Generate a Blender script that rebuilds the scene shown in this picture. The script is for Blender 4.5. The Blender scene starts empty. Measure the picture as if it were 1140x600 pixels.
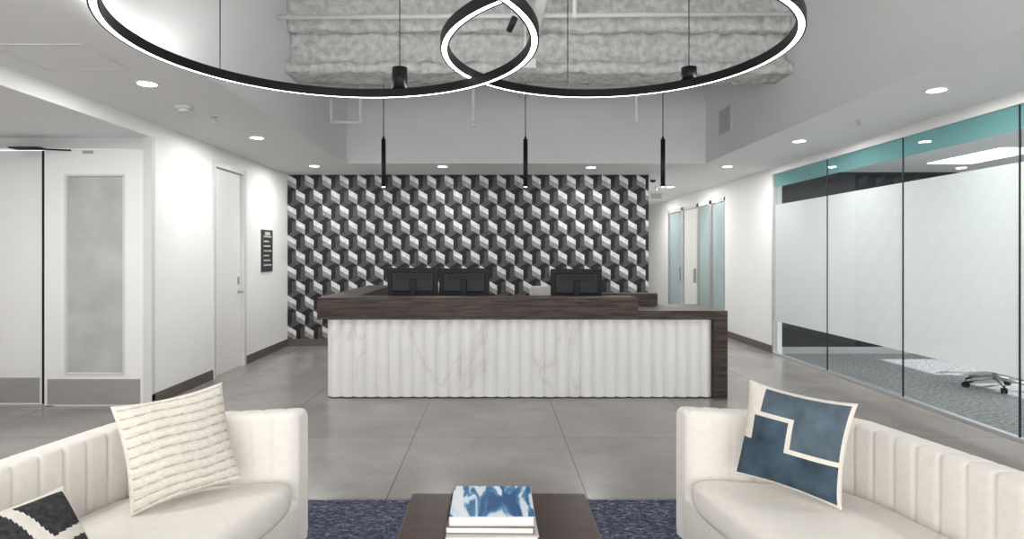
import bpy, bmesh, math, random
from mathutils import Vector, Matrix, noise
random.seed(3)
S = bpy.context.scene
try:
    S.view_settings.view_transform = 'Standard'
except Exception: pass

F = 670.0; VX = 550.0; VY = 283.0; CH = 1.5

# ---------------------------------------------------------------- materials
def nt(name):
    m = bpy.data.materials.new(name); m.use_nodes = True
    t = m.node_tree
    return m, t, t.nodes['Principled BSDF']
def setp(b, col=None, rough=None, metal=None, **k):
    if col is not None: b.inputs['Base Color'].default_value = (*col, 1)
    if rough is not None: b.inputs['Roughness'].default_value = rough
    if metal is not None: b.inputs['Metallic'].default_value = metal
    for a, v in k.items(): b.inputs[a].default_value = v
def M(name, col, rough=0.5, metal=0.0, var=0.06, scale=6.0, bump=0.0, bscale=80.0, stretch=(1,1,1), emit=None, es=0, spec=0.5):
    m, t, b = nt(name); setp(b, col, rough, metal); b.inputs['Specular IOR Level'].default_value = spec
    tc = t.nodes.new('ShaderNodeTexCoord'); mp = t.nodes.new('ShaderNodeMapping')
    mp.inputs['Scale'].default_value = stretch
    t.links.new(tc.outputs['Object'], mp.inputs['Vector'])
    n = t.nodes.new('ShaderNodeTexNoise'); n.inputs['Scale'].default_value = scale; n.inputs['Detail'].default_value = 5
    t.links.new(mp.outputs[0], n.inputs['Vector'])
    r = t.nodes.new('ShaderNodeValToRGB')
    r.color_ramp.elements[0].position = 0.3; r.color_ramp.elements[1].position = 0.7
    r.color_ramp.elements[0].color = (*[max(0, c*(1-var)) for c in col], 1)
    r.color_ramp.elements[1].color = (*[min(1, c*(1+var)) for c in col], 1)
    t.links.new(n.outputs['Fac'], r.inputs['Fac']); t.links.new(r.outputs[0], b.inputs['Base Color'])
    if bump > 0:
        n2 = t.nodes.new('ShaderNodeTexNoise'); n2.inputs['Scale'].default_value = bscale; n2.inputs['Detail'].default_value = 4
        t.links.new(mp.outputs[0], n2.inputs['Vector'])
        bp = t.nodes.new('ShaderNodeBump'); bp.inputs['Strength'].default_value = bump; bp.inputs['Distance'].default_value = 0.02
        t.links.new(n2.outputs['Fac'], bp.inputs['Height']); t.links.new(bp.outputs[0], b.inputs['Normal'])
    if emit:
        b.inputs['Emission Color'].default_value = (*emit, 1); b.inputs['Emission Strength'].default_value = es
    return m

wallm = M('wall_paint', (0.83, 0.83, 0.825), 0.6, var=0.01)
ceilm = M('ceiling_paint', (0.80, 0.80, 0.805), 0.7, var=0.01)
doorm = M('door_paint', (0.80, 0.80, 0.795), 0.4, var=0.01)
trimm = M('frame_paint', (0.64, 0.64, 0.65), 0.4, var=0.01)
basem = M('baseboard_taupe', (0.11, 0.095, 0.088), 0.5, var=0.1)
black = M('black_metal', (0.010, 0.010, 0.011), 0.45, var=0.1, spec=.25)
blackp = M('black_plastic', (0.008, 0.009, 0.011), 0.45, var=0.1, spec=.2)
greyp = M('dark_grey_plastic', (0.018, 0.020, 0.025), 0.45, var=0.1, spec=.25)
steel = M('brushed_steel', (0.42, 0.41, 0.40), 0.5, 0.55, var=0.10, scale=5, stretch=(1, 1, 60))
alum = M('aluminium', (0.55, 0.56, 0.57), 0.35, 0.6, var=0.04)
fireproof = M('sprayed_fireproofing', (0.62, 0.62, 0.615), 0.95, var=0.24, scale=14, bump=1.0, bscale=18)
pipem = M('painted_pipe', (0.80, 0.80, 0.80), 0.5, var=0.03)
cream = M('cream_upholstery', (0.80, 0.762, 0.712), 0.9, var=0.03, scale=30, bump=0.15, bscale=260)
creamp = M('cream_knit', (0.74, 0.70, 0.63), 0.95, var=0.08, scale=60, bump=0.25, bscale=220)
creamd = M('cream_knit_valley_shade', (0.50, 0.45, 0.39), 0.95, var=0.12, scale=60, bump=0.25, bscale=220)  # darker copy of the knit, paints shade into the rib valleys
bluev = M('slate_blue_velvet', (0.048, 0.078, 0.105), 0.8, var=0.45, scale=9, bump=0.15, bscale=150, spec=.2)
bluel = M('light_blue_velvet', (0.085, 0.118, 0.145), 0.8, var=0.35, scale=9, bump=0.15, bscale=150, spec=.2)
linen = M('ivory_linen', (0.72, 0.68, 0.61), 0.9, var=0.06, scale=40)
charc = M('charcoal_weave', (0.04, 0.04, 0.045), 0.9, var=0.5, scale=60, bump=0.3, spec=.2)
tablem = M('espresso_wood', (0.050, 0.027, 0.021), 0.38, var=0.30, scale=5, stretch=(1.0, 14, 14), spec=.35)
paper = M('book_paper', (0.80, 0.79, 0.76), 0.7, var=0.08, scale=10, stretch=(1, 1, 60))
cover = M('book_cover_grey', (0.62, 0.60, 0.57), 0.5, var=0.04)
coverd = M('book_cover_brown', (0.20, 0.16, 0.13), 0.5, var=0.1)
signm = M('sign_plate', (0.03, 0.03, 0.032), 0.35, var=0.2)
darkw = M('charcoal_wall', (0.022, 0.024, 0.028), 0.6, var=0.1, spec=.2)
glow = M('led_diffuser', (1, 1, 1), 0.5, var=0, emit=(1, 0.97, 0.92), es=6)
glowup = M('added_uplight_glow', (1, 1, 1), 0.5, var=0, emit=(1, 0.985, 0.96), es=20)  # added glow on the unseen ring tops, brightens the ceiling tray
glowd = M('downlight_lens', (1, 1, 1), 0.5, var=0, emit=(1, 0.98, 0.95), es=10)
officeglow = M('added_office_glow', (1, 1, 1), 0.5, var=0, emit=(1, 1, 1), es=3)  # glow of the panels added to the office ceiling
frostp = M('frosted_glass_panel', (0.44, 0.45, 0.445), 0.22, var=0.14, scale=3.2)
wp = [M('wallpaper_white', (0.62, 0.615, 0.60), 0.6, var=0.22, scale=14),
      M('wallpaper_grey', (0.24, 0.24, 0.245), 0.6, var=0.25, scale=14),
      M('wallpaper_slate', (0.072, 0.074, 0.080), 0.6, var=0.25, scale=14, spec=.2),
      M('wallpaper_navy', (0.019, 0.020, 0.024), 0.6, var=0.2, scale=14, spec=.2)]

def wood_dark():
    m, t, b = nt('dark_walnut_laminate'); setp(b, rough=0.45); b.inputs['Specular IOR Level'].default_value = .25
    tc = t.nodes.new('ShaderNodeTexCoord'); mp = t.nodes.new('ShaderNodeMapping')
    mp.inputs['Scale'].default_value = (1.2, 1.6, 22)
    t.links.new(tc.outputs['Object'], mp.inputs['Vector'])
    n = t.nodes.new('ShaderNodeTexNoise'); n.inputs['Scale'].default_value = 2.2; n.inputs['Detail'].default_value = 8; n.inputs['Distortion'].default_value = 0.6
    t.links.new(mp.outputs[0], n.inputs['Vector'])
    r = t.nodes.new('ShaderNodeValToRGB'); e = r.color_ramp.elements
    e[0].position = 0.32; e[0].color = (0.015, 0.011, 0.010, 1); e[1].position = 0.72; e[1].color = (0.100, 0.072, 0.059, 1)
    t.links.new(n.outputs['Fac'], r.inputs['Fac']); t.links.new(r.outputs[0], b.inputs['Base Color'])
    return m
woodm = wood_dark()

def marble():
    m, t, b = nt('white_marble'); setp(b, rough=0.35)
    tc = t.nodes.new('ShaderNodeTexCoord')
    mp = t.nodes.new('ShaderNodeMapping'); mp.inputs['Rotation'].default_value = (0, 0.7, 0); mp.inputs['Scale'].default_value = (1, 1, 0.4)
    t.links.new(tc.outputs['Object'], mp.inputs['Vector'])
    n = t.nodes.new('ShaderNodeTexNoise'); n.inputs['Scale'].default_value = 1.1; n.inputs['Detail'].default_value = 8; n.inputs['Distortion'].default_value = 0.9
    t.links.new(mp.outputs[0], n.inputs['Vector'])
    r = t.nodes.new('ShaderNodeValToRGB'); e = r.color_ramp.elements
    e[0].position = 0.45; e[0].color = (0.80, 0.795, 0.785, 1)
    e[1].position = 0.53; e[1].color = (0.80, 0.795, 0.785, 1)
    k = e.new(0.488); k.color = (0.69, 0.675, 0.65, 1)
    k = e.new(0.475); k.color = (0.775, 0.77, 0.755, 1); k = e.new(0.50); k.color = (0.775, 0.77, 0.755, 1)
    t.links.new(n.outputs['Fac'], r.inputs['Fac']); t.links.new(r.outputs[0], b.inputs['Base Color'])
    return m
marblem = marble()

def tilefloor():
    m, t, b = nt('porcelain_tile')
    tc = t.nodes.new('ShaderNodeTexCoord'); mp = t.nodes.new('ShaderNodeMapping')
    mp.inputs['Location'].default_value = (0.66+1.235*8, 0.01+1.235*8, 0)
    t.links.new(tc.outputs['Object'], mp.inputs['Vector'])
    br = t.nodes.new('ShaderNodeTexBrick'); br.offset = 0; br.squash = 1
    for k, v in (('Scale', 1), ('Mortar Size', 0.005), ('Brick Width', 1.235), ('Row Height', 1.235), ('Bias', 0.0), ('Mortar Smooth', 0.1)):
        br.inputs[k].default_value = v
    br.inputs['Color1'].default_value = (0.255, 0.242, 0.230, 1); br.inputs['Color2'].default_value = (0.30, 0.287, 0.274, 1)
    br.inputs['Mortar'].default_value = (0.15, 0.14, 0.13, 1)
    t.links.new(mp.outputs[0], br.inputs['Vector'])
    n = t.nodes.new('ShaderNodeTexNoise'); n.inputs['Scale'].default_value = 1.4; n.inputs['Detail'].default_value = 8; n.inputs['Roughness'].default_value = 0.65
    t.links.new(tc.outputs['Object'], n.inputs['Vector'])
    r = t.nodes.new('ShaderNodeValToRGB'); r.color_ramp.elements[0].position = 0.3; r.color_ramp.elements[1].position = 0.7
    r.color_ramp.elements[0].color = (0.78, 0.77, 0.76, 1); r.color_ramp.elements[1].color = (1.15, 1.15, 1.15, 1)
    t.links.new(n.outputs['Fac'], r.inputs['Fac'])
    mx = t.nodes.new('ShaderNodeMixRGB'); mx.blend_type = 'MULTIPLY'; mx.inputs['Fac'].default_value = 1
    t.links.new(br.outputs['Color'], mx.inputs[1]); t.links.new(r.outputs[0], mx.inputs[2]); t.links.new(mx.outputs[0], b.inputs['Base Color'])
    b.inputs['Roughness'].default_value = 0.22
    return m
floorm = tilefloor()

def rugmat():
    m, t, b = nt('navy_rug_weave'); setp(b, rough=0.95); b.inputs['Specular IOR Level'].default_value = .1
    tc = t.nodes.new('ShaderNodeTexCoord'); mp = t.nodes.new('ShaderNodeMapping'); mp.inputs['Scale'].default_value = (1, 2.2, 1)
    t.links.new(tc.outputs['Object'], mp.inputs['Vector'])
    n = t.nodes.new('ShaderNodeTexNoise'); n.inputs['Scale'].default_value = 30; n.inputs['Detail'].default_value = 6; n.inputs['Roughness'].default_value = 0.85
    t.links.new(mp.outputs[0], n.inputs['Vector'])
    r = t.nodes.new('ShaderNodeValToRGB'); e = r.color_ramp.elements
    e[0].position = 0.40; e[0].color = (0.024, 0.027, 0.048, 1); e[1].position = 0.66; e[1].color = (0.34, 0.35, 0.41, 1)
    k = e.new(0.52); k.color = (0.075, 0.083, 0.125, 1)
    t.links.new(n.outputs['Fac'], r.inputs['Fac']); t.links.new(r.outputs[0], b.inputs['Base Color'])
    bp = t.nodes.new('ShaderNodeBump'); bp.inputs['Strength'].default_value = 0.6; bp.inputs['Distance'].default_value = 0.01
    t.links.new(n.outputs['Fac'], bp.inputs['Height']); t.links.new(bp.outputs[0], b.inputs['Normal'])
    return m
rugm = rugmat()
carpetm = M('grey_carpet', (0.20, 0.205, 0.21), 0.95, var=0.55, scale=28, bump=0.3, bscale=90)

def watercolor():
    m, t, b = nt('watercolor_cover'); setp(b, rough=0.4)
    tc = t.nodes.new('ShaderNodeTexCoord'); mp = t.nodes.new('ShaderNodeMapping'); mp.inputs['Rotation'].default_value = (0, 0, 0.35); mp.inputs['Scale'].default_value = (13, 3.0, 4)
    t.links.new(tc.outputs['Object'], mp.inputs['Vector'])
    n = t.nodes.new('ShaderNodeTexNoise'); n.inputs['Scale'].default_value = 1.2; n.inputs['Detail'].default_value = 3; n.inputs['Distortion'].default_value = 1.0
    t.links.new(mp.outputs[0], n.inputs['Vector'])
    r = t.nodes.new('ShaderNodeValToRGB'); e = r.color_ramp.elements
    e[0].position = 0.42; e[0].color = (0.015, 0.08, 0.23, 1); e[1].position = 0.60; e[1].color = (0.74, 0.79, 0.82, 1)
    k = e.new(0.50); k.color = (0.07, 0.25, 0.47, 1); k = e.new(0.54); k.color = (0.60, 0.72, 0.80, 1)
    t.links.new(n.outputs['Fac'], r.inputs['Fac']); t.links.new(r.outputs[0], b.inputs['Base Color'])
    return m
wcol = watercolor()

def glassmat(name, tint=(1, 1, 1)):
    m = bpy.data.materials.new(name); m.use_nodes = True; t = m.node_tree; t.nodes.clear()
    o = t.nodes.new('ShaderNodeOutputMaterial'); mx = t.nodes.new('ShaderNodeMixShader')
    tr = t.nodes.new('ShaderNodeBsdfTransparent'); tr.inputs[0].default_value = (*tint, 1)
    g = t.nodes.new('ShaderNodeBsdfGlossy'); g.inputs['Roughness'].default_value = 0.02
    lw = t.nodes.new('ShaderNodeLayerWeight'); lw.inputs['Blend'].default_value = 0.5
    pw = t.nodes.new('ShaderNodeMath'); pw.operation = 'POWER'; pw.inputs[1].default_value = 4
    ml = t.nodes.new('ShaderNodeMath'); ml.operation = 'MULTIPLY_ADD'; ml.inputs[1].default_value = 0.5; ml.inputs[2].default_value = 0.03
    t.links.new(lw.outputs['Facing'], pw.inputs[0]); t.links.new(pw.outputs[0], ml.inputs[0])
    t.links.new(ml.outputs[0], mx.inputs[0]); t.links.new(tr.outputs[0], mx.inputs[1]); t.links.new(g.outputs[0], mx.inputs[2])
    t.links.new(mx.outputs[0], o.inputs[0]); return m
clearg = glassmat('clear_glass', (0.90, 0.94, 0.93))
def filmmat(name, col, trans):
    m = bpy.data.materials.new(name); m.use_nodes = True; t = m.node_tree; t.nodes.clear()
    o = t.nodes.new('ShaderNodeOutputMaterial')
    d = t.nodes.new('ShaderNodeBsdfDiffuse'); d.inputs[0].default_value = (*col, 1)
    tl = t.nodes.new('ShaderNodeBsdfTranslucent'); tl.inputs[0].default_value = (*col, 1)
    tr = t.nodes.new('ShaderNodeBsdfTransparent'); tr.inputs[0].default_value = (*col, 1)
    a = t.nodes.new('ShaderNodeMixShader'); a.inputs[0].default_value = 0.4
    b = t.nodes.new('ShaderNodeMixShader'); b.inputs[0].default_value = trans
    t.links.new(d.outputs[0], a.inputs[1]); t.links.new(tl.outputs[0], a.inputs[2])
    t.links.new(a.outputs[0], b.inputs[1]); t.links.new(tr.outputs[0], b.inputs[2])
    t.links.new(b.outputs[0], o.inputs[0]); return m
frostf = filmmat('frosted_film', (0.83, 0.835, 0.835), 0.04)
tealf = filmmat('teal_film', (0.27, 0.54, 0.55), 0.35)

# ---------------------------------------------------------------- mesh builder
class B:
    def __init__(s, name): s.name = name; s.bm = bmesh.new(); s.mats = []
    def mi(s, m):
        if m not in s.mats: s.mats.append(m)
        return s.mats.index(m)
    def add(s, bm, m, smooth=False, mtx=None):
        i = s.mi(m)
        if mtx is not None: bmesh.ops.transform(bm, matrix=mtx, verts=bm.verts)
        for f in bm.faces: f.material_index = i; f.smooth = smooth
        me = bpy.data.meshes.new('tmp'); bm.to_mesh(me); s.bm.from_mesh(me); bpy.data.meshes.remove(me); bm.free()
    def box(s, x0, x1, y0, y1, z0, z1, m, bev=0, seg=2, mtx=None, smooth=None):
        b = bmesh.new(); bmesh.ops.create_cube(b, size=1)
        for v in b.verts:
            v.co = Vector(((x0+x1)/2+v.co.x*(x1-x0), (y0+y1)/2+v.co.y*(y1-y0), (z0+z1)/2+v.co.z*(z1-z0)))
        if bev > 0: bmesh.ops.bevel(b, geom=list(b.edges), offset=bev, segments=seg, profile=0.5, affect='EDGES')
        s.add(b, m, bool(bev and seg > 2) if smooth is None else smooth, mtx)
    def cyl(s, p0, p1, r, m, seg=20, r2=None, mtx=None):
        p0 = Vector(p0); p1 = Vector(p1); d = p1-p0
        b = bmesh.new(); bmesh.ops.create_cone(b, cap_ends=True, segments=seg, radius1=r, radius2=r if r2 is None else r2, depth=d.length)
        q = d.to_track_quat('Z', 'Y').to_matrix().to_4x4()
        bmesh.ops.transform(b, matrix=Matrix.Translation((p0+p1)/2) @ q, verts=b.verts)
        i = s.mi(m)
        if mtx is not None: bmesh.ops.transform(b, matrix=mtx, verts=b.verts)
        for f in b.faces: f.material_index = i; f.smooth = len(f.verts) == 4
        me = bpy.data.meshes.new('tmp'); b.to_mesh(me); s.bm.from_mesh(me); bpy.data.meshes.remove(me); b.free()
    def sph(s, c, r, m, sc=(1, 1, 1), mtx=None):
        b = bmesh.new(); bmesh.ops.create_uvsphere(b, u_segments=20, v_segments=12, radius=r)
        for v in b.verts: v.co = Vector((c[0]+v.co.x*sc[0], c[1]+v.co.y*sc[1], c[2]+v.co.z*sc[2]))
        s.add(b, m, True, mtx)
    def grid(s, pts, m, closeu=False, closev=False, smooth=True, caps=False, mfun=None):
        nu = len(pts); nv = len(pts[0]); b = s.bm
        vs = [[b.verts.new(p) for p in row] for row in pts]; i = s.mi(m)
        for u in range(nu if closeu else nu-1):
            for v in range(nv if closev else nv-1):
                u2 = (u+1) % nu; v2 = (v+1) % nv
                f = b.faces.new((vs[u][v], vs[u2][v], vs[u2][v2], vs[u][v2])); f.smooth = smooth
                f.material_index = s.mi(mfun(u, v)) if mfun else i
        if caps:
            for row in (vs[0], vs[-1]):
                f = b.faces.new(row); f.material_index = i
    def quad(s, ps, m):
        f = s.bm.faces.new([s.bm.verts.new(p) for p in ps]); f.material_index = s.mi(m)
    def xquad(s, x, y0, y1, z0, z1, m): s.quad([(x, y0, z0), (x, y0, z1), (x, y1, z1), (x, y1, z0)], m)
    def done(s, recalc=True):
        if recalc: bmesh.ops.recalc_face_normals(s.bm, faces=s.bm.faces)
        me = bpy.data.meshes.new(s.name); s.bm.to_mesh(me); s.bm.free()
        for m in s.mats: me.materials.append(m)
        o = bpy.data.objects.new(s.name, me); S.collection.objects.link(o); return o
def boxes(name, lst, m, bev=0):
    b = B(name)
    for l in lst: b.box(*l, m, bev=bev)
    return b.done()

XL = -3.38; XR = 4.22; YB = 9.85; CZ = 2.8; YP = 5.93
WT = .07
TL, TR, TY, TY0 = -2.11, 3.03, 8.62, 0.2
DZ = 4.15
# ---------------------------------------------------------------- shell
boxes('floor', [(-5.6, XR, -3.2, 17.2, -0.1, 0)], floorm)
boxes('floor_office', [(XR, 9.8, -3.2, 17.2, -0.1, 0)], carpetm)
boxes('ceiling', [(XL-WT, TL, -3.2, YB+.1, CZ, DZ), (TR, XR+.1, -3.2, YB+.1, CZ, DZ), (TL, TR, TY, YB+.1, CZ, DZ),
                  (TL, TR, -3.2, TY0, CZ, DZ), (2.35, XR+.1, YB+.1, 17.2, CZ, DZ)], ceilm)
boxes('ceiling_deck', [(-5.6, 9.8, -3.2, 17.2, DZ, DZ+.15)], fireproof)
boxes('ceiling_vestibule', [(-5.6, XL-WT, -3.2, 6.2, 2.66, 2.8)], ceilm)
boxes('ceiling_office', [(XR+.1, 9.8, -3.2, 9.3, 2.74, 2.9)], ceilm)
boxes('wall_back', [(XL-WT, 2.53, YB, YB+.15, 0, CZ), (2.38, 2.53, YB+.15, 17.2, 0, CZ)], wallm)
dy0, dy1, dzt = 7.27, 8.12, 2.58
boxes('wall_left', [(XL-WT, XL, YP, dy0, 0, CZ), (XL-WT, XL, dy1, YB, 0, CZ), (XL-WT, XL, dy0, dy1, dzt, CZ),
                    (XL-WT, XL, -3.2, YP, 2.66, CZ), (XL-WT, XL, -3.2, 2.3, 0, 2.66)], wallm)
vy = 6.02
boxes('wall_vestibule', [(-5.6, XL-WT, vy, vy+.12, 2.56, 2.66), (-5.6, -5.5, 2.2, vy, 0, 2.66), (-5.6, XL-WT, 2.2, 2.3, 0, 2.66),
                         (-5.6, -5.42, vy, vy+.12, 0, 2.56)], wallm)
boxes('wall_right', [(XR, XR+.12, 9.07, 11.0, 0, CZ), (XR, XR+.12, 14.6, 17.2, 0, CZ), (XR, XR+.12, -3.2, 0.0, 0, CZ),
                     (XR, XR+.12, 11.0, 14.6, 2.55, CZ)], wallm)
boxes('wall_corridor_end', [(2.38, 9.8, 17.0, 17.2, 0, DZ)], wallm)
boxes('wall_office_back', [(XR+.12, 9.8, 9.1, 9.25, 0, 2.74)], darkw)
ow = [(9.5, 9.7, -3.2, 9.1, 0, 0.35), (9.5, 9.7, -3.2, 9.1, 2.62, 2.74)]
for y in (-3.2, -0.2, 2.4, 5.0): ow.append((9.5, 9.7, y, y+.5, 0.35, 2.62))
ow += [(9.5, 9.7, 7.0, 7.45, 0.35, 2.62), (9.5, 9.7, 8.6, 9.1, 0.35, 2.62)]
boxes('wall_office_outer', ow, wallm)
boxes('wall_front', [(-5.6, -3.3, -3.2, -3.05, 0, DZ), (3.6, 9.8, -3.2, -3.05, 0, DZ), (-3.3, 3.6, -3.2, -3.05, 2.75, DZ)], wallm)
b = B('unseen_window')  # unseen window behind the camera, put in to let light enter
for x in (-3.3, -1.6, 0.1, 1.8, 3.55): b.box(x, x+.05, -3.17, -3.08, 0, 2.75, alum)
b.box(-3.3, 3.6, -3.17, -3.08, 0, .06, alum); b.box(-3.3, 3.6, -3.17, -3.08, 2.69, 2.75, alum); b.done()

boxes('baseboard_left', [(XL, XL+.012, YP, dy0-.05, 0, .115), (XL, XL+.012, dy1+.05, YB, 0, .115)], basem)
boxes('baseboard_back', [(XL, 2.53, YB-.012, YB, 0, .115)], basem)
boxes('baseboard_right', [(XR-.012, XR, 9.08, 10.98, 0, .115), (XR-.012, XR, 14.62, 17, 0, .115)], basem)
boxes('baseboard_office', [(XR+.12, 9.5, 9.08, 9.1, 0, .1)], alum)

def wallpaper():
    b = bmesh.new(); s = 0.165; W = s*math.sqrt(3)
    cols = [(3, 2), (0, 1), (3, 2)]
    def V(c, a): return Vector((c[0]+s*math.cos(math.radians(a)), 0, c[1]+s*math.sin(math.radians(a))))
    for r in range(-1, 14):
        for k in range(-1, 24):
            c = (XL+k*W+(W/2 if r % 2 else 0), r*1.5*s); C = Vector((c[0], 0, c[1]))
            for q, (a1, a2, a3) in enumerate(((30, 90, 150), (150, 210, 270), (270, 330, 30))):
                p, g, d = V(c, a1), V(c, a2), V(c, a3)
                m1 = (p+g)/2; m2 = (C+d)/2
                for pts, col in (((C, p, m1, m2), cols[q][0]), ((m2, m1, g, d), cols[q][1])):
                    f = b.faces.new([b.verts.new(x) for x in pts]); f.material_index = col
    for co, no in (((XL+.001, 0, 0), (-1, 0, 0)), ((2.53, 0, 0), (1, 0, 0)), ((0, 0, .115), (0, 0, -1)), ((0, 0, CZ), (0, 0, 1))):
        bmesh.ops.bisect_plane(b, geom=b.verts[:]+b.edges[:]+b.faces[:], plane_co=co, plane_no=no, clear_outer=True)
    me = bpy.data.meshes.new('wallpaper'); b.to_mesh(me); b.free()
    for m in wp: me.materials.append(m)
    o = bpy.data.objects.new('wallpaper', me); S.collection.objects.link(o); o.location.y = YB-.003
    o.parent = bpy.data.objects['wall_back']
wallpaper()

# ---------------------------------------------------------------- left door in wall
b = B('door_1')
b.box(XL-.065, XL-.028, dy0+.02, dy1-.02, 0.01, dzt-.02, doorm, bev=.003)
b.cyl((XL-.03, dy1-.10, 1.0), (XL+.03, dy1-.10, 1.0), .012, steel); b.box(XL+.02, XL+.035, dy1-.22, dy1-.09, .99, 1.01, steel)
b.cyl((XL-.03, dy1-.10, 1.0), (XL-.022, dy1-.10, 1.0), .028, steel)
b.box(XL-.028, XL-.024, dy1-.13, dy1-.07, 1.1, 1.2, steel)
b.done()
boxes('trim_1', [(XL-.065, XL+.02, dy0-.05, dy0+.015, 0, dzt+.05), (XL-.065, XL+.02, dy1-.015, dy1+.05, 0, dzt+.05), (XL-.065, XL+.02, dy0, dy1, dzt-.015, dzt+.05)], trimm)

b = B('door_2')
def leaf(b, x0, x1, y, glass=True):
    zt = 2.53
    if glass:
        gx0, gx1, g0, g1 = x0+.22, x1-.20, .33, 2.27
        b.box(x0, gx0, y, y+.045, .01, zt, doorm); b.box(gx1, x1, y, y+.045, .01, zt, doorm)
        b.box(gx0, gx1, y, y+.045, .01, g0, doorm); b.box(gx0, gx1, y, y+.045, g1, zt, doorm)
        b.box(gx0, gx1, y+.018, y+.028, g0, g1, frostp)
        for (a, c, d, e) in ((gx0-.02, gx0, g0-.02, g1+.02), (gx1, gx1+.02, g0-.02, g1+.02)): b.box(a, c, y-.008, y, d, e, trimm)
        b.box(gx0, gx1, y-.008, y, g0-.02, g0, trimm); b.box(gx0, gx1, y-.008, y, g1, g1+.02, trimm)
    else:
        b.box(x0, x1, y, y+.045, .01, zt, doorm)
    b.box(x0+.03, x1-.03, y-.004, y, .02, .27, steel)
leaf(b, -4.43, XL-WT-.005, vy-.09)
leaf(b, -5.40, -4.50, vy-.02, glass=False)
b.box(-4.50, -4.43, vy-.03, vy+.03, 0.01, 2.53, black)  # shade in the gap between leaves, put in as a black strip
b.box(-4.05, -3.95, vy-.10, vy-.09, 2.49, 2.52, steel)
b.box(-4.75, -4.45, vy-.14, vy-.02, 2.538, 2.552, greyp)
b.cyl((-4.75, vy-.1, 2.545), (-4.15, vy-.12, 2.52), .008, greyp, 8)
b.done()
boxes('trim_2', [(XL, XL+.012, YP, YP+.05, 0, 2.66), (XL-WT, XL+.012, YP-.012, YP, 0, 2.66), (-5.42, XL-WT, vy-.03, vy, 2.555, 2.66)], trimm)

b = B('wall_sign')
b.box(XL, XL+.02, 8.72, 9.14, 1.24, 1.86, signm, bev=.004)
for i in range(7): b.box(XL+.02, XL+.022, 8.78, 9.08-.05*(i % 3), 1.33+i*.07, 1.35+i*.07, cover)
b.box(XL+.02, XL+.0225, 8.83, 9.03, 1.80-.02, 1.83, cover)
b.done()

# ---------------------------------------------------------------- glass partition
ys = [9.05, 7.62, 6.21, 4.83, 3.45, 2.07, 0.69, 0.0]
b = B('window_2')
for i in range(len(ys)-1):
    y1, y0 = ys[i]-.004, ys[i+1]+.004
    b.xquad(XR, y0, y1, .03, 2.70, clearg)
    b.xquad(XR+.004, y0, y1, .50, 2.24, frostf)
    b.xquad(XR+.004, y0, y1, 2.50, 2.70, tealf)
for y in ys[1:-1]: b.box(XR-.006, XR+.008, y-.005, y+.005, .03, 2.70, greyp)
b.box(XR-.03, XR+.03, 0, 9.05, 0, .03, alum)
b.box(XR-.03, XR+.03, 0, 9.05, 2.70, CZ, wallm)
b.box(XR-.03, XR+.03, 9.03, 9.07, 0, 2.70, alum)
b.done(recalc=False)
b = B('window_3')
tealg = M('teal_glass', (0.36, 0.46, 0.47), 0.15, var=0.15, scale=1)
for (y0, y1, m, kind) in ((11.0, 11.75, tealg, 0), (11.75, 12.5, tealg, 0), (12.5, 13.5, doorm, 1), (13.5, 14.6, tealg, 1)):
    b.box(XR+.03, XR+.06, y0+.06, y1-.06, .05, 2.48, m)
    b.box(XR, XR+.10, y0, y0+.06, 0, 2.55, trimm if kind else steel); b.box(XR, XR+.10, y1-.06, y1, 0, 2.55, steel)
    b.box(XR, XR+.10, y0, y1, 2.48, 2.55, trimm)
    if kind: b.box(XR-.03, XR+.03, y0+.12, y0+.16, .9, 1.2, steel)
b.done()

# ---------------------------------------------------------------- reception desk
b = B('reception_desk')
YD = 6.30
def flutes(x0, x1, y, z0, z1, n, depth=.034, axis='x'):
    prof = []; K = 12
    for i in range(n):
        for k in range(K):
            u = k/K
            prof.append((x0+(x1-x0)*(i+u)/n, -depth*math.sin(math.pi*u)**.8))
    prof.append((x1, 0))
    if axis == 'x': pts = [[(p, y+d, z) for p, d in prof] for z in (z0, z1)]
    else: pts = [[(y+d, p, z) for p, d in prof] for z in (z0, z1)]
    b.grid(pts, marblem, smooth=False)
flutes(-1.72, 2.275, YD, 0.012, .825, 32)
b.box(-1.715, 2.275, YD+.0005, YD+.10, 0.012, .815, marblem)
b.box(-1.70, 2.27, YD+.01, YD+.09, 0, .02, greyp)
flutes(YD, 8.7, -1.72, 0.012, .825, 20, axis='y')
b.box(-1.7195, -1.62, YD+.10, 8.7, 0.0, .815, marblem)
b.box(-1.83, 1.49, YD-.08, YD+.28, .825, 1.05, woodm, bev=.004)
b.box(-1.83, -1.47, YD+.28, 8.75, .825, 1.05, woodm, bev=.004)
b.box(1.25, 1.88, 6.92, 7.06, .915, 1.05, woodm, bev=.004)
b.box(1.49, 2.415, YD-.08, 7.06, .825, .915, woodm, bev=.003)
b.box(2.275, 2.415, YD-.08, 7.06, 0, .825, woodm, bev=.003)
b.box(-1.62, 2.27, YD+.10, 7.06, .70, .74, woodm)
b.box(-1.62, -.9, 7.06, 8.7, .70, .74, woodm)
b.box(1.8, 2.27, YD+.12, 7.0, 0, .70, doorm)
b.done()

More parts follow.
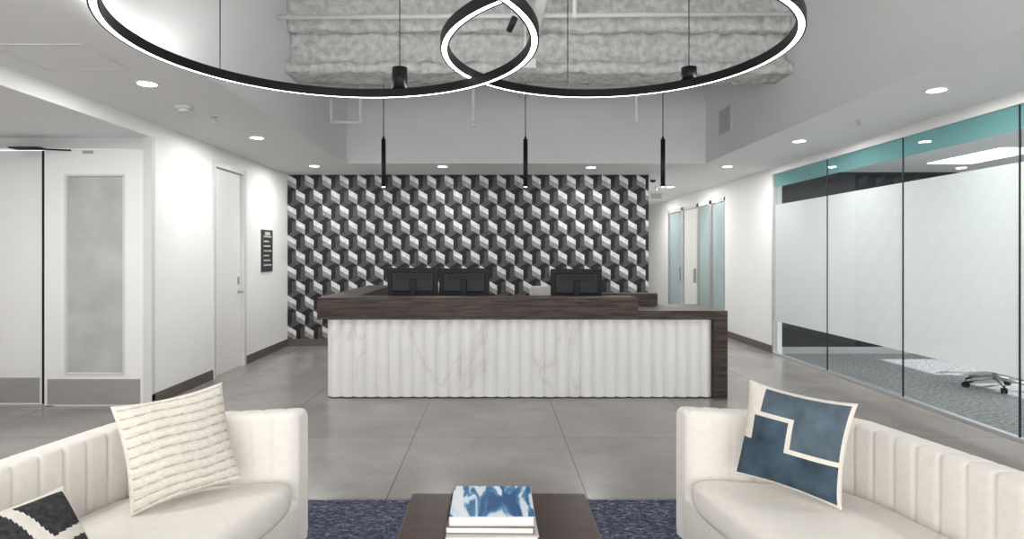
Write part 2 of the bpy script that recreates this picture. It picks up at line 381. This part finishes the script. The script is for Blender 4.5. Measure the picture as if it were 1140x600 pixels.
def monitor(name, x, y, zc, w=.56, h=.33, rot=0, zt=.741):
    b = B(name); Mx = Matrix.Translation((x, y, 0)) @ Matrix.Rotation(rot, 4, 'Z')
    b.box(-w/2, w/2, 0, .025, zc-h/2, zc+h/2, blackp, bev=.006, mtx=Mx)
    b.box(-w/2+.05, w/2-.05, -.03, 0, zc-h/2+.06, zc+h/2-.05, greyp, bev=.012, mtx=Mx)
    for i in range(6): b.box(-w/2+.09, w/2-.09, -.034, -.03, zc+.03+i*.012, zc+.035+i*.012, blackp, mtx=Mx)
    b.box(-w/2+.01, w/2-.01, .025, .027, zc-h/2+.012, zc+h/2-.012, signm, mtx=Mx)
    b.box(-.035, .035, -.06, -.025, zt+.01, zc+.04, blackp, bev=.005, mtx=Mx)
    b.box(-.13, .13, -.12, .08, zt, zt+.015, blackp, bev=.004, mtx=Mx)
    return b.done()
monitor('computer_monitor', -.925, 6.86, 1.18, rot=.06, w=.575)
monitor('computer_monitor', -.34, 6.86, 1.175, rot=-.06, w=.575)
monitor('computer_monitor', .93, 6.80, 1.165, w=.58, h=.34)

def office_chair(x, y, rot, col, zt=1.08):
    b = B('office_chair'); Mx = Matrix.Translation((x, y, 0)) @ Matrix.Rotation(rot, 4, 'Z')
    for i in range(5):
        a = i*2*math.pi/5; c, s_ = math.cos(a), math.sin(a)
        b.cyl((0, 0, .12), (c*.30, s_*.30, .075), .022, steel, 10, r2=.014, mtx=Mx)
        for dd in (-.016, .016):
            px, py = c*.30-s_*dd, s_*.30+c*dd
            b.cyl((px-s_*.009, py+c*.009, .03), (px+s_*.009, py-c*.009, .03), .03, blackp, 16, mtx=Mx)
        b.cyl((c*.30, s_*.30, .04), (c*.30, s_*.30, .085), .008, blackp, 8, mtx=Mx)
    b.cyl((0, 0, .09), (0, 0, .42), .025, steel, mtx=Mx)
    b.box(-.24, .24, -.23, .23, .43, .50, col, bev=.03, seg=4, mtx=Mx)
    b.box(-.03, .03, .20, .27, .42, .75, blackp, bev=.01, mtx=Mx)
    b.box(-.21, .21, .22, .27, .58, zt, col, bev=.024, seg=4, mtx=Mx)
    for sx in (-1, 1):
        b.box(sx*.27-.02, sx*.27+.02, -.02, .02, .46, .66, blackp, bev=.005, mtx=Mx)
        b.box(sx*.27-.03, sx*.27+.03, -.13, .12, .66, .685, blackp, bev=.008, mtx=Mx)
        b.box(min(sx*.2, sx*.29), max(sx*.2, sx*.29), -.02, .02, .44, .465, blackp, mtx=Mx)
    return b.done()
office_chair(.72, 7.75, 0.15, cover)
office_chair(5.62, 6.75, 0.5, blackp)
office_chair(6.9, 7.4, 2.0, blackp)

# ---------------------------------------------------------------- lights / rings
def ring(cx, cy, R, zb, hangs, cylpx, cr, chh):
    b = B('ring_pendant_light'); n = 160; w = .050; h = .062; e = .009
    def loop(r, z): return [(cx+r*math.cos(2*math.pi*i/n), cy+r*math.sin(2*math.pi*i/n), z) for i in range(n)]
    ri, ro = R-w/2, R+w/2
    lo = [loop(ri, zb), loop(ri, zb+h), loop(ri+.006, zb+h), loop(ro-.006, zb+h), loop(ro, zb+h), loop(ro, zb), loop(ro-e, zb), loop(ro-e, zb+.003), loop(ri+e, zb+.003), loop(ri+e, zb)]
    b.grid(lo, black, closeu=True, closev=True, smooth=False, mfun=lambda u, v: glow if u == 7 else (glowup if u == 2 else black))
    def far(px):
        k = (px-VX)/F
        A = k*k+1; Bq = -2*(k*cx+cy); C = cx*cx+cy*cy-R*R
        y = (-Bq+math.sqrt(Bq*Bq-4*A*C))/(2*A); return k*y, y
    for p in hangs:
        x, y = far(p); b.cyl((x, y, zb+h), (x, y, DZ), .004, black, 8)
    x, y = far(cylpx)
    b.cyl((x, y, zb+h), (x, y, zb+h+chh), cr, black, 28); b.cyl((x, y, zb+h), (x, y, DZ), .004, black, 8)
    for a in (-60, -120):
        x = cx+R*math.cos(math.radians(a)); y = cy+R*math.sin(math.radians(a)); b.cyl((x, y, zb+h), (x, y, DZ), .004, black, 8)
    return b.done(recalc=True)
ring(-.92, 3.45, 1.15, 2.695, [245], 445, .058, .16)
ring(.757, 3.83, 1.07, 2.775, [632], 767, .058, .09)

for px in (427, 585, 738):
    y = 6.75; x = (px-VX)*y/F
    b = B('pendant_light')
    zb = 1.5+75*y/F; zt = 1.5+128*y/F
    b.cyl((x, y, zb), (x, y, zt), .025, black, 24); b.cyl((x, y, zb-.004), (x, y, zb), .02, glow, 20)
    b.cyl((x, y, zt), (x, y, zt+.03), .012, black, 12); b.cyl((x, y, zt), (x, y, DZ), .005, black, 8)
    b.done()

def arealight(name, x, y, z, size, e, col=(1, .98, .95), rot=(0, 0, 0), sy=None):
    l = bpy.data.lights.new(name, 'AREA'); l.energy = e; l.color = col
    if sy: l.shape = 'RECTANGLE'; l.size = size; l.size_y = sy
    else: l.shape = 'DISK'; l.size = size
    o = bpy.data.objects.new(name, l); o.location = (x, y, z); o.rotation_euler = rot; S.collection.objects.link(o)
    return o
dl = [(-2.64, 4.58), (-2.64, 6.7), (-2.64, 8.85), (-.76, 8.9), (1.45, 9.0), (3.50, 4.76), (3.50, 6.9), (3.45, 8.9), (-2.64, 2.3), (3.5, 2.4), (3.4, 11.6), (3.4, 14.2)]  # last two are added to brighten the corridor
for x, y in dl:
    b = B('recessed_downlight'); n = 32
    b.cyl((x, y, CZ-.006), (x, y, CZ), .085, ceilm, n); b.cyl((x, y, CZ-.008), (x, y, CZ-.006), .066, glowd, n); b.done()
    arealight('downlight_lamp', x, y, CZ-.012, .12, 23 if y < 10 else 28)
b = B('smoke_detector')
sx, sy = (205-VX)*5.28/F, 5.28
b.cyl((sx, sy, CZ-.03), (sx, sy, CZ), .075, trimm, 24); b.cyl((sx, sy, CZ-.055), (sx, sy, CZ-.03), .04, trimm, 20, r2=.055); b.done()
b = B('ceiling_sprinkler'); sy = 1.3*F/(283-129); sx = (238-VX)*sy/F
b.cyl((sx, sy, CZ-.008), (sx, sy, CZ), .035, trimm); b.cyl((sx, sy, CZ-.04), (sx, sy, CZ-.008), .012, alum); b.cyl((sx, sy, CZ-.044), (sx, sy, CZ-.04), .022, alum); b.done()
b = B('ceiling_sprinkler'); sx, sy = 3.55, 5.85
b.cyl((sx, sy, CZ-.008), (sx, sy, CZ), .035, trimm); b.cyl((sx, sy, CZ-.04), (sx, sy, CZ-.008), .012, alum); b.cyl((sx, sy, CZ-.044), (sx, sy, CZ-.04), .022, alum); b.done()
b = B('ceiling_access_panel')
for (x0, x1, y0, y1) in ((-3.15, -2.55, 3.72, 3.74), (-3.15, -2.55, 4.22, 4.24), (-3.15, -3.13, 3.74, 4.22), (-2.57, -2.55, 3.74, 4.22)): b.box(x0, x1, y0, y1, CZ-.004, CZ, trimm)
b.box(-3.13, -2.57, 3.74, 4.22, CZ-.002, CZ, ceilm); b.done()
b = B('security_camera'); sx, sy = 2.72, 10.3
b.cyl((sx, sy, CZ-.03), (sx, sy, CZ), .06, trimm); b.sph((sx, sy, CZ-.035), .05, black, (1, 1, .8)); b.done()
b = B('exit_sign'); b.box(2.95, 3.25, 11.5, 11.54, 2.52, 2.70, trimm); b.box(3.0, 3.2, 11.494, 11.5, 2.56, 2.66, steel); b.cyl((3.1, 11.52, 2.70), (3.1, 11.52, CZ), .015, trimm); b.done()

def rough_beam(name, parts):
    b = B(name)
    for (x0, x1, y0, y1, z0, z1) in parts:
        t = bmesh.new(); bmesh.ops.create_cube(t, size=1)
        for v in t.verts: v.co = Vector(((x0+x1)/2+v.co.x*(x1-x0), (y0+y1)/2+v.co.y*(y1-y0), (z0+z1)/2+v.co.z*(z1-z0)))
        nx = int((x1-x0)/.04)
        for i in range(1, nx):
            bmesh.ops.bisect_plane(t, geom=t.verts[:]+t.edges[:]+t.faces[:], plane_co=(x0+(x1-x0)*i/nx, 0, 0), plane_no=(1, 0, 0))
        for (ax, a0, a1) in ((1, y0, y1), (2, z0, z1)):
            k = max(2, int((a1-a0)/.04))
            for i in range(1, k):
                co = [0, 0, 0]; no = [0, 0, 0]; co[ax] = a0+(a1-a0)*i/k; no[ax] = 1
                bmesh.ops.bisect_plane(t, geom=t.verts[:]+t.edges[:]+t.faces[:], plane_co=co, plane_no=no)
        for v in t.verts:
            if x0+.01 < v.co.x < x1-.01 and v.co.z < DZ-.02:
                d = noise.noise_vector(v.co*6)*.03 + noise.noise_vector(v.co*17)*.022
                d.x = 0; v.co += d
        b.add(t, fireproof, True)
    return b.done()
rough_beam('ceiling_beam', [(TL, TR, 6.08, 6.50, 3.34, 3.44), (TL, TR, 6.22, 6.40, 3.44, 3.78), (TL, TR, 6.12, 6.48, 3.78, DZ-.005)])
rough_beam('ceiling_beam', [(TL, TR, 3.3, 3.8, 3.55, 3.65), (TL, TR, 3.5, 3.6, 3.65, DZ-.005)])
b = B('ceiling_pipes')
z1 = 3.80
b.cyl((TL, 5.85, z1), (TR, 5.85, z1+.04), .022, pipem)
b.cyl((.42, 2.5, 3.75), (.42, 8.6, 3.75), .05, pipem)
b.cyl((.75, 5.6, 3.7), (.75, 5.6, DZ), .02, pipem)
for x in (-1.6, -.25, 1.7): b.cyl((x, 7.2, 3.08), (x, 7.2, DZ), .018, pipem)
b.cyl((-1.95, 7.2, 3.08), (-1.6, 7.2, 3.08), .018, pipem)
b.cyl((-1.95, 7.2, 3.08), (-1.95, 7.2, 3.4), .018, pipem)
b.cyl((TL, 7.2, 3.55), (TR, 7.2, 3.55), .018, pipem)
b.cyl((-.25, 7.2, 3.08), (-.25, 7.2, 3.02), .03, pipem)
b.done()
b = B('junction_box'); b.box(.22, .40, 5.75, 5.9, 3.28, 3.37, pipem, bev=.004); b.cyl((.30, 5.80, 3.37), (.30, 5.80, 3.77), .012, pipem); b.done()
b = B('track_spotlight'); b.cyl((.14, 5.6, 3.58), (.19, 5.50, 3.66), .03, greyp, 20); b.cyl((.165, 5.56, 3.62), (.165, 5.56, DZ), .009, pipem, 10); b.done()
b = B('air_vent'); b.box(TR-.015, TR, 7.66, 8.08, 3.08, 3.42, trimm)
for i in range(10): b.box(TR-.02, TR-.014, 7.70, 8.04, 3.105+i*.03, 3.118+i*.03, steel)
b.done()

# ---------------------------------------------------------------- sofas
def sofa(Fx, Fy, sgn, L=2.1, D=.84, ang=12):
    a = math.radians(ang); Dv = Vector((sgn*math.cos(a), -math.sin(a), 0)); Lv = Vector((sgn*math.sin(a), -math.cos(a), 0))
    O = Vector((Fx, Fy, .012))
    def P(d, l, z): return O+Dv*d+Lv*l+Vector((0, 0, z))
    b = B('sofa'); hw = .065; r = .11; t = hw
    path = []
    def line(p, q):
        n = max(2, int((Vector(q)-Vector(p)).length/.008))
        for i in range(n): path.append(Vector(p).lerp(Vector(q), i/n))
    line((0.03, t), (D-t-r, t))
    for i in range(18):
        th = math.radians(-90+90*i/18); path.append(Vector((D-t-r+r*math.cos(th), t+r+r*math.sin(th))))
    line((D-t, t+r), (D-t, L-t-r))
    for i in range(18):
        th = math.radians(90*i/18); path.append(Vector((D-t-r+r*math.cos(th), L-t-r+r*math.sin(th))))
    line((D-t-r, L-t), (0.03, L-t)); path.append(Vector((.03, L-t)))
    n = len(path); s = 0; rows = []; pitch = .102; H = .74
    for i, p in enumerate(path):
        if i: s += (p-path[i-1]).length
        q = path[min(i+1, n-1)]-path[max(i-1, 0)]; q.normalize(); nr = Vector((q.y, -q.x))
        g = (1-abs(math.sin(math.pi*s/pitch)))**5
        e = min(1, min(i, n-1-i)/5); e = .72+.28*math.sin(e*math.pi/2)
        w = (hw-.009*g)*e; row = []
        hh = H-.005*g-(1-e)*.06
        sec = [(1, .14), (1, .25), (1, .40), (1, .55)]
        for k in range(9):
            th = math.pi*k/8; cc = math.copysign(abs(math.cos(th))**.6, math.cos(th)) if abs(math.cos(th)) > 1e-6 else 0
            sec.append((cc, hh-.035+.035*abs(math.sin(th))**.6))
        sec += [(-1, .55), (-1, .40), (-1, .25), (-1, .14)]
        for o_, z in sec: row.append(P(p.x+nr.x*w*o_, p.y+nr.y*w*o_, z))
        rows.append(row)
    b.grid(rows, cream, closev=True, caps=True)
    Mx = Matrix.Translation(O) @ Matrix(((Dv.x, Lv.x, 0, 0), (Dv.y, Lv.y, 0, 0), (0, 0, 1, 0), (0, 0, 0, 1)))
    nu, nv = 64, 24; pts = []
    d0, d1, l0, l1, z0, z1 = -.015, D-.12, .12, L-.12, .26, .465
    ce = lambda x, e: math.copysign(abs(x)**e, x)
    for v in range(nv+1):
        ph = -math.pi/2+math.pi*v/nv; row = []
        for u in range(nu):
            th = 2*math.pi*u/nu
            cx_ = ce(math.cos(ph), .40)
            x = cx_*ce(math.cos(th), .35); y = cx_*ce(math.sin(th), .20); z = ce(math.sin(ph), .55)
            row.append(P((d0+d1)/2+x*(d1-d0)/2, (l0+l1)/2+y*(l1-l0)/2, (z0+z1)/2+z*(z1-z0)/2))
        pts.append(row)
    b.grid(pts, cream, closev=True)
    b.box(.02, D-.1, .1, L-.1, .10, .33, cream, bev=.03, seg=4, mtx=Mx)
    b.box(.03, D-.02, .02, L-.02, .10, .15, cream, bev=.01, mtx=Mx)
    for d in (.08, D-.1):
        for l in (.1, L-.1): b.cyl(P(d, l, .0), P(d, l, .11), .018, black, 16, r2=.025)
    return b.done()
sofa(-.878, 2.98, -1)
sofa(.868, 3.01, 1)

def pillow(name, c, rx, up, w, h, mfun, th=.075, base=linen, rib=0, n=64):
    c = Vector(c); rx = Vector(rx).normalized(); up = Vector(up); up = (up-rx*up.dot(rx)).normalized(); nn = rx.cross(up)
    b = B(name)
    for sd in (1, -1):
        pts = []
        for i in range(n+1):
            row = []
            u = -1+2*i/n
            for j in range(n+1):
                v = -1+2*j/n
                pu = u*(1-.09*(1-v*v)*abs(u)**2); pv = v*(1-.09*(1-u*u)*abs(v)**2)
                t_ = th*((1-abs(u)**2.4)*(1-abs(v)**2.4))**.55 if abs(u) < 1 and abs(v) < 1 else 0
                if rib and t_ > 0: t_ += rib*(abs(math.sin(v*math.pi*5.5+.25*math.sin(u*5)))-.5)*min(1, t_/th*2)
                t_ += .006*noise.noise(Vector((u*2+c.x*7, v*2, sd*3.0)))*min(1, t_/th*3)
                row.append(c+rx*(pu*w/2)+up*(pv*h/2)+nn*(sd*t_))
            pts.append(row)
        b.grid(pts, base, mfun=(lambda i, j: mfun(-1+2*(i+.5)/n, -1+2*(j+.5)/n)) if mfun else None)
    bmesh.ops.remove_doubles(b.bm, verts=b.bm.verts, dist=.0004)
    return b.done()
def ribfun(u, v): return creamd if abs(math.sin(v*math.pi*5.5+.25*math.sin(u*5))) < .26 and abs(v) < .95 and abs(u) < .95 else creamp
pillow('throw_pillow', (-1.33, 2.545, .695), (.29, .30, .03), (-.17, .03, .386), .445, .44, ribfun, base=creamp, rib=.014, n=110)
def bluefun(u, v):
    if abs(u) > .94 or abs(v) > .94: return linen
    if u < -.72 and v > -.15: return linen
    def seg(x0, y0, x1, y1, w=.05): return min(x0, x1)-w <= u <= max(x0, x1)+w and min(y0, y1)-w <= v <= max(y0, y1)+w
    if seg(-.72, .38, .02, .38) or seg(.02, .38, .02, -.20) or seg(.02, -.20, .93, -.20) or seg(-.66, .38, -.66, .93): return linen
    if v > .38 or (u > .02 and v > -.2): return bluel
    return bluev
pillow('throw_pillow', (1.262, 2.545, .712), (.30, -.295, -.035), (.10, .03, .405), .435, .425, bluefun, n=90)
def bwfun(u, v):
    if abs(u) > .86 or abs(v) > .86: return linen
    if abs(u+v*.3-.1) < .12 or abs(v-u*.2+.15) < .10: return linen
    return charc
pillow('throw_pillow', (-1.43, 1.85, .575), (.16, .40, 0), (-.28, .03, .30), .36, .36, bwfun)

boxes('rug', [(-2.0, 2.0, .2, 3.65, 0, .012)], rugm)
b = B('coffee_table')
b.box(-.37, .41, 1.62, 2.72, .36, .42, tablem, bev=.004)
b.box(-.35, -.30, 1.66, 2.68, .012, .36, tablem, bev=.003); b.box(.34, .39, 1.66, 2.68, .012, .36, tablem, bev=.003)
b.box(-.30, .34, 1.70, 2.64, .10, .13, tablem)
b.done()
def book(name, x0, x1, y0, y1, z0, z1, c, topm=None, rot=0):
    b = B(name); cx, cy = (x0+x1)/2, (y0+y1)/2
    Mx = Matrix.Translation((cx, cy, 0)) @ Matrix.Rotation(rot, 4, 'Z') @ Matrix.Translation((-cx, -cy, 0))
    b.box(x0, x1, y0, y1, z0, z0+.003, c, mtx=Mx); b.box(x0, x1, y0, y1, z1-.003, z1, c, mtx=Mx)
    b.box(x0, x0+.003, y0, y1, z0, z1, c, mtx=Mx)
    b.box(x0+.003, x1-.006, y0+.005, y1-.005, z0+.003, z1-.003, paper, mtx=Mx)
    if topm: b.box(x0+.002, x1-.002, y0+.002, y1-.002, z1, z1+.001, topm, mtx=Mx)
    return b.done()
book('coffee_table_book', -.185, .165, 2.24, 2.56, .42, .448, cover, rot=.02)
book('coffee_table_book', -.18, .155, 2.26, 2.57, .448, .474, coverd, rot=-.015)
book('coffee_table_book', -.17, .155, 2.27, 2.57, .474, .51, cover, topm=wcol)

# ---------------------------------------------------------------- lighting
for (x, y) in ((6.2, 7.6), (6.2, 4.6), (8.2, 6.0), (6.2, 1.8)):  # panels and area lamps added to brighten the office
    b = B('added_office_panel'); b.box(x-.3, x+.3, y-.6, y+.6, 2.73, 2.74, officeglow); b.done()
    arealight('added_office_lamp', x, y, 2.72, .6, 48, (1, 1, 1), sy=1.2)
b = B('added_vestibule_light'); b.cyl((-4.4, 4.4, 2.652), (-4.4, 4.4, 2.66), .08, glowd); b.done()  # unseen fixture and lamp added to brighten the vestibule
arealight('added_vestibule_lamp', -4.4, 4.4, 2.645, .12, 16)
arealight('added_window_fill', 0.1, -3.0, 1.5, 6.5, 250, (1, .985, .965), rot=(math.radians(90), 0, 0), sy=2.6)  # added area lamp, fills the room from behind the camera
sun = bpy.data.lights.new('sun', 'SUN'); sun.energy = 10; sun.angle = .01
so = bpy.data.objects.new('sun', sun); so.rotation_euler = (0, math.radians(58), 0); S.collection.objects.link(so)
w = bpy.data.worlds.new('World'); S.world = w; w.use_nodes = True
w.node_tree.nodes['Background'].inputs[0].default_value = (.97, .98, 1, 1); w.node_tree.nodes['Background'].inputs[1].default_value = 1.5

# ---------------------------------------------------------------- camera
c = bpy.data.cameras.new('camera'); co = bpy.data.objects.new('camera', c); S.collection.objects.link(co)
co.location = (0, 0, CH); co.rotation_euler = (math.radians(90), 0, 0)
c.sensor_width = 36; c.lens = F/1140*36; c.shift_x = 20/1140; c.shift_y = -17/1140
S.camera = co
